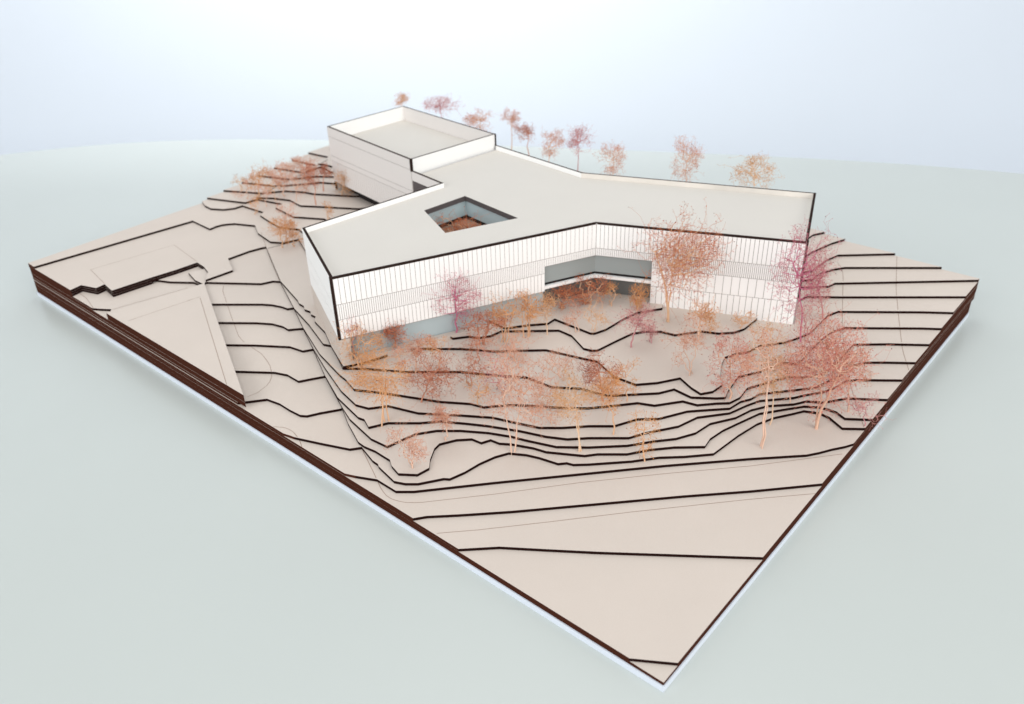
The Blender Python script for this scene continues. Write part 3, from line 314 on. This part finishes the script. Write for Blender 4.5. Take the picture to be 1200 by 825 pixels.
def row(wall, p, q, a0, a1, n, h0, h1, ztop, single=True, mt=None, box=None):
    """a row of n facade panels between distances a0..a1 (m) along p-q and depths h0..h1 below ztop"""
    d = (Vector(q) - Vector(p)).normalized(); ang = math.atan2(d.y, d.x); out = Vector((d.y, -d.x))
    wd = (a1 - a0) / n; V = []; F = []
    for i in range(n):
        s = a0 + i * wd + GAP / 2; org = Vector(p) + d * s + out * PROUD
        if single:
            o = bpy.data.objects.new('facade_panel', box or BOX); COL.objects.link(o)
            o.parent = wall
            o.matrix_basis = Matrix.Translation((org.x, org.y, ztop - h1 + HG / 2)) @ Matrix.Rotation(ang, 4, 'Z') @ Matrix.Diagonal((wd - GAP, PROUD + 0.0002, h1 - h0 - HG, 1))
            o.matrix_parent_inverse = wall.matrix_world.inverted()
        else:
            k = len(V); e = d * (wd - GAP); b_ = -out * (PROUD + 0.0002)
            P = [org, org + e, org + e + b_, org + b_]
            V += [(v.x, v.y, ztop - h1 + HG / 2) for v in P] + [(v.x, v.y, ztop - h0 - HG / 2) for v in P]
            F += [tuple(j + k for j in c) for c in cube_faces()]
    if not single:
        o = obj('narrow_panel_band', V, F, mt or M_WHITE, wall); o['kind'] = 'stuff'; return o
H1, H2, H3, H4 = 0.035, 0.055, 0.081, 0.112
HW = 0.0455
LBC = LEN(nm['B'], nm['C']); LCD = LEN(nm['C'], nm['D']); LAB = LEN(nm['A'], nm['B'])
SW = 0.784; SD = 0.287
# west end wall
w_ab = board('end_wall', nm['A'], nm['B'], ni['A'], ni['B'], Z0, ZR, face=M_GROOVE)
for h0, h1 in ((0.0005, H1), (H1, H2), (H2, H3)): row(w_ab, nm['A'], nm['B'], 0.0005, LAB - 0.0045, 1, h0, h1, ZR)
row(w_ab, nm['A'], nm['B'], 0.0005, LAB - 0.0005, 1, H3, ZR - Z0, ZR, box=BOX_BEIGE)
# long front wall of the left wing: full rows up to the entrance, upper rows over it
w_bc = board('front_wall', nm['B'], nm['C'], ni['B'], ni['C'], ZR - H3, ZR, face=M_GROOVE, s1=SW)
w_bc2 = board('front_wall', nm['B'], nm['C'], ni['B'], ni['C'], ZR - HW, ZR, face=M_GROOVE, s0=SW)
n1 = 56; e1 = LBC * SW; k1 = round(n1 * SW)
row(w_bc, nm['B'], nm['C'], 0.0022, e1, k1, 0.0005, H1, ZR); row(w_bc2, nm['B'], nm['C'], e1, LBC - 0.0003, n1 - k1, 0.0005, H1, ZR)
row(w_bc, nm['B'], nm['C'], 0.0022, e1, 104, H1, H2, ZR, single=False); row(w_bc2, nm['B'], nm['C'], e1, LBC - 0.0003, 29, H1, HW, ZR, single=False)
row(w_bc, nm['B'], nm['C'], 0.0022, e1, 54, H2, H3 - 0.0004, ZR)
# front wall of the right wing
w_cd2 = board('front_wall', nm['C'], nm['D'], ni['C'], ni['D'], ZR - HW, ZR, face=M_GROOVE, s1=SD)
w_cd = board('front_wall', nm['C'], nm['D'], ni['C'], ni['D'], Z0, ZR, face=M_GROOVE, s0=SD)
e2 = LCD * SD; n2 = 48; k2 = round(n2 * SD)
row(w_cd2, nm['C'], nm['D'], 0.0003, e2, k2, 0.0005, H1, ZR); row(w_cd, nm['C'], nm['D'], e2, LCD - 0.002, n2 - k2, 0.0005, H1, ZR)
row(w_cd2, nm['C'], nm['D'], 0.0003, e2, 30, H1, HW, ZR, single=False); row(w_cd, nm['C'], nm['D'], e2, LCD - 0.002, 76, H1, H2, ZR, single=False)
row(w_cd, nm['C'], nm['D'], e2, LCD - 0.002, 18, H2, H3, ZR)
row(w_cd, nm['C'], nm['D'], e2, LCD - 0.002, 24, H3, H4 + 0.002, ZR)
# other outer walls
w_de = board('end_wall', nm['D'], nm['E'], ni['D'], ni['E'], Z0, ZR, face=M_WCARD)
board('rear_wall', nm['E'], nm['F'], ni['E'], ni['F'], Z0, ZR, inner=M_SCORCH)
board('rear_wall', nm['F'], nm['G'], ni['F'], ni['G'], Z0, ZR)
board('side_wall', nm['S'], nm['A'], ni['S'], ni['A'], Z0, ZR)
# glazing of the lower storey and of the entrance window
def glass(name, p, q, s0, s1, z0, z1, back, mt, th=0.003, ends=(0, 0)):
    d = (Vector(q) - Vector(p)).normalized(); nrm = Vector((-d.y, d.x))
    A = Vector(lerp(p, q, s0)) + nrm * back + d * ends[0]; B = Vector(lerp(p, q, s1)) + nrm * back + d * ends[1]
    P = [A, B, B + nrm * th, A + nrm * th]
    return obj(name, [(v.x, v.y, z0) for v in P] + [(v.x, v.y, z1) for v in P], cube_faces(), mt, bld)
glass('ground_floor_glazing', nm['B'], nm['C'], 0.012, SW, Z0, ZR - H3 - 0.0002, 0.004, M_GLASSB)
WB = 0.0715; SL = 0.078
pb = inset(outer, 0.006); pc = dict(zip('ABCDEFGNS', pb)); p3 = inset(outer, 0.015); pq = dict(zip('ABCDEFGNS', p3))
def along(p, q, s): return lerp(p, q, s)
def strip(name, ring0, ring1, z0, z1, mt):
    """bent piece that follows the inner corner of the entrance: ring = three plan points outside, ring1 inside"""
    P = list(ring0) + list(ring1)[::-1]; V = [(*v, z0) for v in P] + [(*v, z1) for v in P]; n = 3
    F = [(0, 1, 4, 5), (1, 2, 3, 4)]
    F2 = [tuple(reversed(q)) for q in F] + [tuple(i + 6 for i in q) for q in F]
    F2 += [(i, (i + 1) % 6, (i + 1) % 6 + 6, i + 6) for i in range(6)]
    return obj(name, V, F2, mt, bld)
def ring(off):
    P = dict(zip('ABCDEFGNS', inset(outer, off)))
    d1 = (Vector(nm['C']) - Vector(nm['B'])).normalized(); d2 = (Vector(nm['D']) - Vector(nm['C'])).normalized()
    n1 = Vector((-d1.y, d1.x)) * off; n2 = Vector((-d2.y, d2.x)) * off
    a = Vector(lerp(nm['B'], nm['C'], SW)) + n1; b = Vector(lerp(nm['C'], nm['D'], SD)) + n2
    return [tuple(a), P['C'], tuple(b)]
strip('entrance_window', ring(0.0036), ring(0.006), ZR - WB + 0.0012, ZR - HW + 0.004, M_GLASS)
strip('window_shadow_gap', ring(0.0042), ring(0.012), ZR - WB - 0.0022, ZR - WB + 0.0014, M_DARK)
strip('floor_slab', ring(0.0002), ring(0.02), ZR - SL, ZR - WB - 0.0024, M_WHITE)
strip('entrance_glazing', ring(0.014), ring(0.017), Z0, ZR - SL - 0.0002, M_GLASSD)
# cheeks closing the sides of the entrance recess
for P, Q, s, sg in ((nm['B'], nm['C'], SW, -1), (nm['C'], nm['D'], SD, 1)):
    d = (Vector(Q) - Vector(P)).normalized(); nr = Vector((-d.y, d.x)); o = Vector(lerp(P, Q, s)) + nr * 0.0045
    P4 = [o, o + nr * 0.014, o + nr * 0.014 + d * sg * 0.002, o + d * sg * 0.002]
    if sg < 0: P4 = P4[::-1]
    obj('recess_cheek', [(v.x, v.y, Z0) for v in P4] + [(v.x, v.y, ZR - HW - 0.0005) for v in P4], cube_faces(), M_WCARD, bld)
# roof with the courtyard opening
court = [tuple(p) for p in DATA['court']]
if sum(court[i - 1][0] * court[i][1] - court[i][0] * court[i - 1][1] for i in range(4)) < 0: court = court[::-1]
ZRF = ZR - 0.0072
V, F, MI = prism_data(inset(outer, TH + 0.0001), ZRF - 0.003, ZRF, holes=[court], bottom=True)
obj('roof', V, F, [M_ROOF, M_FRAME], bld, MI)
def quadring(name, poly, th, z0, z1, mt):
    o2 = inset(poly, -th); n = len(poly); V = [(*p, z0) for p in poly] + [(*p, z0) for p in o2] + [(*p, z1) for p in poly] + [(*p, z1) for p in o2]; F = []
    for i in range(n):
        j = (i + 1) % n
        F += [(i, i + 2 * n, j + 2 * n, j), (n + i, n + j, 3 * n + j, 3 * n + i), (2 * n + i, 3 * n + i, 3 * n + j, 2 * n + j), (i, j, n + j, n + i)]
    return obj(name, V, F, mt, bld)
quadring('courtyard_frame', inset(court, -0.0002), 0.003, ZRF - 0.0075, ZRF - 0.0031, M_FRAME)
quadring('courtyard_glazing', inset(court, -0.0025), 0.003, ZRF - 0.030, ZRF - 0.0077, M_GLASSB)
quadring('courtyard_base_gap', inset(court, -0.0035), 0.003, ZRF - 0.036, ZRF - 0.0302, M_DARK)
V, F, MI = prism_data(inset(court, -0.006), ZRF - 0.040, ZRF - 0.0362, bottom=True)
obj('courtyard_floor', V, F, M_SOIL, bld)
ZC = ZRF - 0.0362
# low strip of card along the foot of the left wing
d = (Vector(nm['C']) - Vector(nm['B'])).normalized(); o_ = Vector((d.y, -d.x)); p0 = Vector(nm['B']) + d * 0.022; p1 = Vector(nm['B']) + d * (e1 - 0.004); w0 = -o_ * 0.003
P = [p0 + o_ * 0.003, p0 + d * 0.03 + o_ * 0.007, p1 + o_ * 0.006, p1 + w0, p0 + w0]
V, F, MI = prism_data([tuple(v) for v in P], 0.040, 0.0487); obj('forecourt_strip', V, F, M_TOP, base)
# the higher box
touter = [Tw['TL'], Tw['TN'], Tw['TR'], Tw['TB']]
tin = inset(touter, TH); zt0 = 0.05
ti = dict(zip(('TL', 'TN', 'TR', 'TB'), tin))
ZLB = 0.0772                                             # the long wall stops above a dark recess
w_tl = board('long_side_wall', Tw['TL'], Tw['TN'], ti['TL'], ti['TN'], ZLB, ZT, face=M_GROOVE)
w_tn = board('tower_wall', Tw['TN'], Tw['TR'], ti['TN'], ti['TR'], ZRF - 0.006, ZT)
board('tower_wall', Tw['TR'], Tw['TB'], ti['TR'], ti['TB'], zt0, ZT, inner=M_WCARD)
board('tower_wall', Tw['TB'], Tw['TL'], ti['TB'], ti['TL'], zt0, ZT)
V, F, MI = prism_data(inset(touter, TH + 0.0001), ZT - 0.0275, ZT - 0.0245, bottom=True)
obj('tower_roof', V, F, [M_ROOF, M_RIM], bld, MI)
LT = LEN(Tw['TL'], Tw['TN'])
G1, G2, G3 = 0.0165, 0.0503, 0.0595
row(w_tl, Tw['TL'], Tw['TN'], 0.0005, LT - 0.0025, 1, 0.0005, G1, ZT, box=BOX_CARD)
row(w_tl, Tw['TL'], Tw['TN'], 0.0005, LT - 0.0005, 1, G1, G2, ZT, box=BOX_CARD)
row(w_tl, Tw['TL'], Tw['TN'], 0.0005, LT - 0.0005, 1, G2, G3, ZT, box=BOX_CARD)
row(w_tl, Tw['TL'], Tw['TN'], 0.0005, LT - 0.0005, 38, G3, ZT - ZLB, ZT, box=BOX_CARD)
# the same wall goes on along the lower roof to the step, with a dark window
LS = LEN(nm['N'], nm['S'])
w_ts = board('long_side_wall', nm['N'], nm['S'], ni['N'], ni['S'], ZLB, ZR, face=M_GROOVE)
row(w_ts, nm['N'], nm['S'], 0.0005, LS - 0.0005, 1, 0.0005, 0.0148, ZR, box=BOX_CARD)
row(w_ts, nm['N'], nm['S'], 0.0005, LS - 0.0005, 1, 0.046, ZR - ZLB, ZR, box=BOX_CARD)
def flat_on(wall, name, p, q, a0, a1, z0, z1, proud, mt):
    d = (Vector(q) - Vector(p)).normalized(); out = Vector((d.y, -d.x)); A = Vector(p) + d * a0 + out * proud; B = Vector(p) + d * a1 + out * proud
    b_ = -out * (proud + 0.0002); P = [A, B, B + b_, A + b_]
    return obj(name, [(v.x, v.y, z0) for v in P] + [(v.x, v.y, z1) for v in P], cube_faces(), mt, wall)
flat_on(w_ts, 'dark_window', nm['N'], nm['S'], 0.002, LS - 0.003, ZR - 0.0455, ZR - 0.0152, 0.0004, M_FRAME)
# recess under the long wall
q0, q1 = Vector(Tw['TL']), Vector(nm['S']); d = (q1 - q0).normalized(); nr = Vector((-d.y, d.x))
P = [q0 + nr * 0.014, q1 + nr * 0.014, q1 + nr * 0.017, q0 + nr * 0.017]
obj('recessed_base', [(v.x, v.y, 0.045) for v in P] + [(v.x, v.y, ZLB + 0.004) for v in P], cube_faces(), M_DARK, bld)  # near-black colour stands in for the shade under the wall
for wl, p, q, a0, a1 in ((w_bc, 'B', 'C', 0.002, e1), (w_bc2, 'B', 'C', e1, LBC - 0.001), (w_cd2, 'C', 'D', 0.001, e2), (w_cd, 'C', 'D', e2, LCD - 0.002)):
    flat_on(wl, 'burnt_top_edge', nm[p], nm[q], a0 + 0.0001, a1 - 0.0001, ZR - 0.0017, ZR + 0.0002, PROUD + 0.0003, M_RIM)
# burnt corner edges of the boards
def corner(p, prev, nxt, wa, wb, z0, z1, mt=M_RIM, e=0.0008):
    """dark strip wrapped round a corner: wa on the side of prev, wb on the side of nxt"""
    p = Vector(p); da = (Vector(prev) - p).normalized(); db = (Vector(nxt) - p).normalized()
    na = Vector((da.y, -da.x)); na = na if na.dot(db) < 0 else -na
    nb = Vector((db.y, -db.x)); nb = nb if nb.dot(da) < 0 else -nb
    P = [p + da * wa + na * e, p + (na + nb) * (e / (1 + na.dot(nb))), p + db * wb + nb * e, p + db * wb - nb * 0.0003, p - (na + nb) * (0.0003 / (1 + na.dot(nb))), p + da * wa - na * 0.0003]
    V = [(v.x, v.y, z0) for v in P] + [(v.x, v.y, z1) for v in P]
    F = [(0, 1, 4, 5), (1, 2, 3, 4), (6, 11, 10, 7), (7, 10, 9, 8)] + [(i, i + 6, (i + 1) % 6 + 6, (i + 1) % 6) for i in range(6)]
    o = obj('corner_edge', V, F, mt, bld)
    bm = bmesh.new(); bm.from_mesh(o.data); bmesh.ops.recalc_face_normals(bm, faces=bm.faces); bm.to_mesh(o.data); bm.free()
corner(nm['B'], nm['A'], nm['C'], 0.0045, 0.0018, ZR - H3, ZR + 0.0003)
corner(nm['B'], nm['A'], nm['C'], 0.002, 0.0122, Z0, ZR - H3 - 0.0004, M_TOP)
corner(nm['D'], nm['C'], nm['E'], 0.0012, 0.006, ZR - 0.075, ZR + 0.0003)
corner(Tw['TN'], Tw['TL'], Tw['TR'], 0.0018, 0.003, ZRF + 0.006, ZT + 0.0003)
corner(Tw['TR'], Tw['TN'], Tw['TB'], 0.002, 0.003, ZRF + 0.003, ZT + 0.0003)

# ---------------------------------------------------------------- trees of dried twigs
PAL = {  # trunk, twig, bud, dark bud
    'o': ((0.72, 0.44, 0.27), (0.63, 0.31, 0.13), (0.62, 0.25, 0.09), (0.24, 0.07, 0.03)),
    'p': ((0.56, 0.27, 0.28), (0.58, 0.28, 0.25), (0.56, 0.19, 0.22), (0.16, 0.03, 0.07)),
    'm': ((0.56, 0.16, 0.26), (0.54, 0.19, 0.22), (0.52, 0.13, 0.18), (0.15, 0.025, 0.06)),
    'r': ((0.58, 0.27, 0.18), (0.52, 0.20, 0.11), (0.45, 0.11, 0.07), (0.11, 0.02, 0.03)),
    's': ((0.74, 0.50, 0.38), (0.62, 0.32, 0.21), (0.60, 0.24, 0.16), (0.24, 0.05, 0.04)),
    'y': ((0.74, 0.52, 0.36), (0.64, 0.37, 0.20), (0.61, 0.31, 0.14), (0.26, 0.10, 0.04)),
    'b': ((0.73, 0.47, 0.30), (0.54, 0.19, 0.09), (0.50, 0.12, 0.06), (0.15, 0.03, 0.025)),
    'k': ((0.73, 0.47, 0.34), (0.60, 0.25, 0.18), (0.60, 0.15, 0.13), (0.16, 0.025, 0.035))}
PM = {k: tuple(mat('twig_%s_%d' % (k, i), c, 0.8, 0.18, 90, 0.1) for i, c in enumerate(v)) for k, v in PAL.items()}
NPT = {'bush': 600, 'tree': 640, 'tall': 620, 'sparse': 330, 'thick': 1200, 'fan': 330, 'post': 520}
def tube(V, F, pts, radii, n=3):
    k = len(V); m_ = len(pts)
    for i in range(m_):
        a = pts[max(0, i - 1)]; b = pts[min(m_ - 1, i + 1)]; d = b - a; d = d / (np.linalg.norm(d) + 1e-12)
        h = np.array([0, 0, 1.0]) if abs(d[2]) < 0.9 else np.array([1.0, 0, 0]); x = np.cross(d, h); x /= np.linalg.norm(x); y = np.cross(d, x)
        for j in range(n):
            t = 2 * math.pi * j / n; V.append(pts[i] + radii[i] * (math.cos(t) * x + math.sin(t) * y))
    for i in range(m_ - 1):
        for j in range(n):
            j2 = (j + 1) % n; F.append((k + i * n + j, k + i * n + j2, k + (i + 1) * n + j2, k + (i + 1) * n + j))
def make_tree(base_p, off, rx, rz, pal, kind, label, seed):
    rng = np.random.default_rng(seed); off = np.array(off); c = off
    N = int(NPT[kind] * min(1.7, max(0.45, (rx * rz) ** 0.5 / 0.026)))
    root = empty('model_tree', base_p, label, 'model tree', 'twig trees on the terrain model')
    tv, tf, cv, cf, mi = [], [], [], [], []
    dark = {'r': 0.5, 'b': 0.35, 'k': 0.35, 'm': 0.35, 'p': 0.35}.get(pal, 0.22)
    # stems
    nodes = []; par = []; stems = []
    low = 0.25 if kind in ('bush', 'fan') else 0.0
    nst = {'bush': 4, 'fan': 3, 'tall': int(rng.integers(1, 4)), 'tree': 1, 'sparse': int(rng.integers(1, 3)), 'thick': 2, 'post': 2}[kind]
    zc0 = max(off[2] - rz * 0.75, off[2] * 0.12)
    for s in range(nst):
        b = np.array([*(rng.normal(0, 0.0025 if s else 0.0004, 2)), 0.0])
        top = np.array([c[0], c[1], c[2] - rz * 0.1]) + rng.normal(0, 1, 3) * (rx * 0.28, rx * 0.28, rz * 0.12) * (1 if nst > 1 else 0.3)
        n = 7; pts = []
        for i in range(n):
            t = i / (n - 1); p = b + (top - b) * t; p[:2] = b[:2] + (top - b)[:2] * (t ** (1.5 if kind != 'fan' else 0.9))
            p = p + rng.normal(0, 1, 3) * 0.0011 * (0 < i < n - 1); pts.append(p)
        r0 = {'post': 0.0013, 'thick': 0.0019, 'tree': 0.0012, 'bush': 0.0009, 'tall': 0.0010, 'sparse': 0.0008, 'fan': 0.0008}[kind] * (1 if s == 0 or kind not in ('thick', 'post') else 0.6)
        rad = [r0 * (1 - 0.62 * i / (n - 1)) for i in range(n)]
        tube(tv, tf, pts, rad, 5)
        k0 = len(nodes)
        for i in range(n): nodes.append(pts[i]); par.append(k0 + i - 1 if i else -1)
        stems.append((k0, n))
    nstem = len(nodes)
    # crown points: clumps in the crown volume
    ncl = max(6, int(N / 26)); cl = []
    while len(cl) < ncl:
        v = rng.normal(0, 1, 3); v /= np.linalg.norm(v); rr = rng.random() ** 0.45
        p = v * rr
        if kind == 'fan' and p[2] < -0.2 and abs(p[0]) > 0.5: continue
        if p[2] < 0 and rng.random() < 0.3 * abs(p[2]) + 0.15: continue
        cl.append(p * (rx, rx, rz) * (0.93 + 0.2 * rng.random()))
    cl = np.array(cl); cl[:, 0] *= rng.uniform(0.85, 1.15); cl += np.outer(cl[:, 2] > 0, rng.normal(0, 0.12, 3) * rx); pick = rng.integers(0, ncl, N); wts = rng.random(ncl) < 0.8
    P = cl[pick] + rng.normal(0, 1, (N, 3)) * np.array([rx, rx, rz]) * np.where(wts[pick], 0.16, 0.33)[:, None]
    P = P + c; P = P[P[:, 2] > 0.003]
    start = np.array([c[0] * 0.7, c[1] * 0.7, zc0])
    order = np.argsort(np.linalg.norm(P - start, axis=1)); P = P[order]
    X = np.zeros((nstem + len(P), 3)); X[:nstem] = nodes; PA = par + [0] * len(P); plen = np.zeros(len(X))
    zmin = off[2] - rz * 1.05
    ok = np.array([(x[2] > min(zmin, off[2] * 0.5)) or kind in ('fan', 'bush') for x in nodes]); ok[[k0 + n - 1 for k0, n in stems]] = True
    okf = np.concatenate([ok, np.ones(len(P), bool)])
    for i in range(len(P)):
        k = nstem + i; D = np.linalg.norm(X[:k] - P[i], axis=1) + 0.25 * plen[:k]; D[~okf[:k]] = 9
        j = int(np.argmin(D)); X[k] = P[i]; PA[k] = j; plen[k] = plen[j] + np.linalg.norm(P[i] - X[j])
    w_ = np.ones(len(X))
    for k in range(len(X) - 1, nstem - 1, -1): w_[PA[k]] += w_[k]
    for k in range(nstem, len(X)):
        r1 = min(0.0009, 0.000115 + 0.000042 * (w_[k] - 1) ** 0.55); j = PA[k]; a = X[j]; b = X[k]
        rj = r1 * 1.15; mid = (a + b) / 2 + rng.normal(0, 1, 3) * np.linalg.norm(b - a) * 0.09
        big = w_[k] > 14
        if big: tube(tv, tf, [a, mid, b], [rj * 1.2, rj, r1], 4)
        else:
            n0 = len(cf); tube(cv, cf, [a, mid, b] if np.linalg.norm(b - a) > 0.004 else [a, b], [rj, r1, r1 * 0.8] if np.linalg.norm(b - a) > 0.004 else [rj, r1 * 0.8], 3); mi += [0] * (len(cf) - n0)
    # little twig ends and seed heads
    for k in range(nstem, len(X)):
        if w_[k] > 5: continue
        d0 = X[k] - X[PA[k]]; d0 /= (np.linalg.norm(d0) + 1e-9)
        for q in range(2 if kind != 'sparse' else 1):
            d = d0 * 0.7 + rng.normal(0, 0.75, 3); L = 0.0022 + rng.random() * 0.003; e = X[k] + d / np.linalg.norm(d) * L
            n0 = len(cf); tube(cv, cf, [X[k], e], [0.000115, 0.000085], 3); mi += [0] * (len(cf) - n0)
            s = 0.00028 + 0.00034 * rng.random() ** 2; v0 = len(cv)
            for t in ((1, 1, 1), (1, -1, -1), (-1, 1, -1), (-1, -1, 1)): cv.append(e + s * (np.array(t) * 0.7 + rng.normal(0, 0.35, 3)))
            cf += [(v0, v0 + 1, v0 + 2), (v0, v0 + 3, v0 + 1), (v0, v0 + 2, v0 + 3), (v0 + 1, v0 + 3, v0 + 2)]; mi += [2 if rng.random() < dark else 1] * 4
    mt = PM[pal]
    obj('trunk', tv, tf, mt[0], root, smooth=True, local=True)
    obj('crown', cv, cf, [mt[1], mt[2], mt[3]], root, mi, local=True)
for i, tr in enumerate(DATA['trees']): make_tree(*tr, seed=100 + i)
# bushes in the courtyard
cc = [sum(p[0] for p in court) / 4, sum(p[1] for p in court) / 4]
make_tree((cc[0], cc[1], ZC), (-0.004, 0.001, 0.013), 0.037, 0.011, 'b', 'thick', 'brown orange bush growing inside the sunken roof courtyard', 77)
print('objects', len(bpy.data.objects), 'tris', sum(sum(len(p.vertices) - 2 for p in o.data.polygons) for o in bpy.data.objects if o.type == 'MESH'))
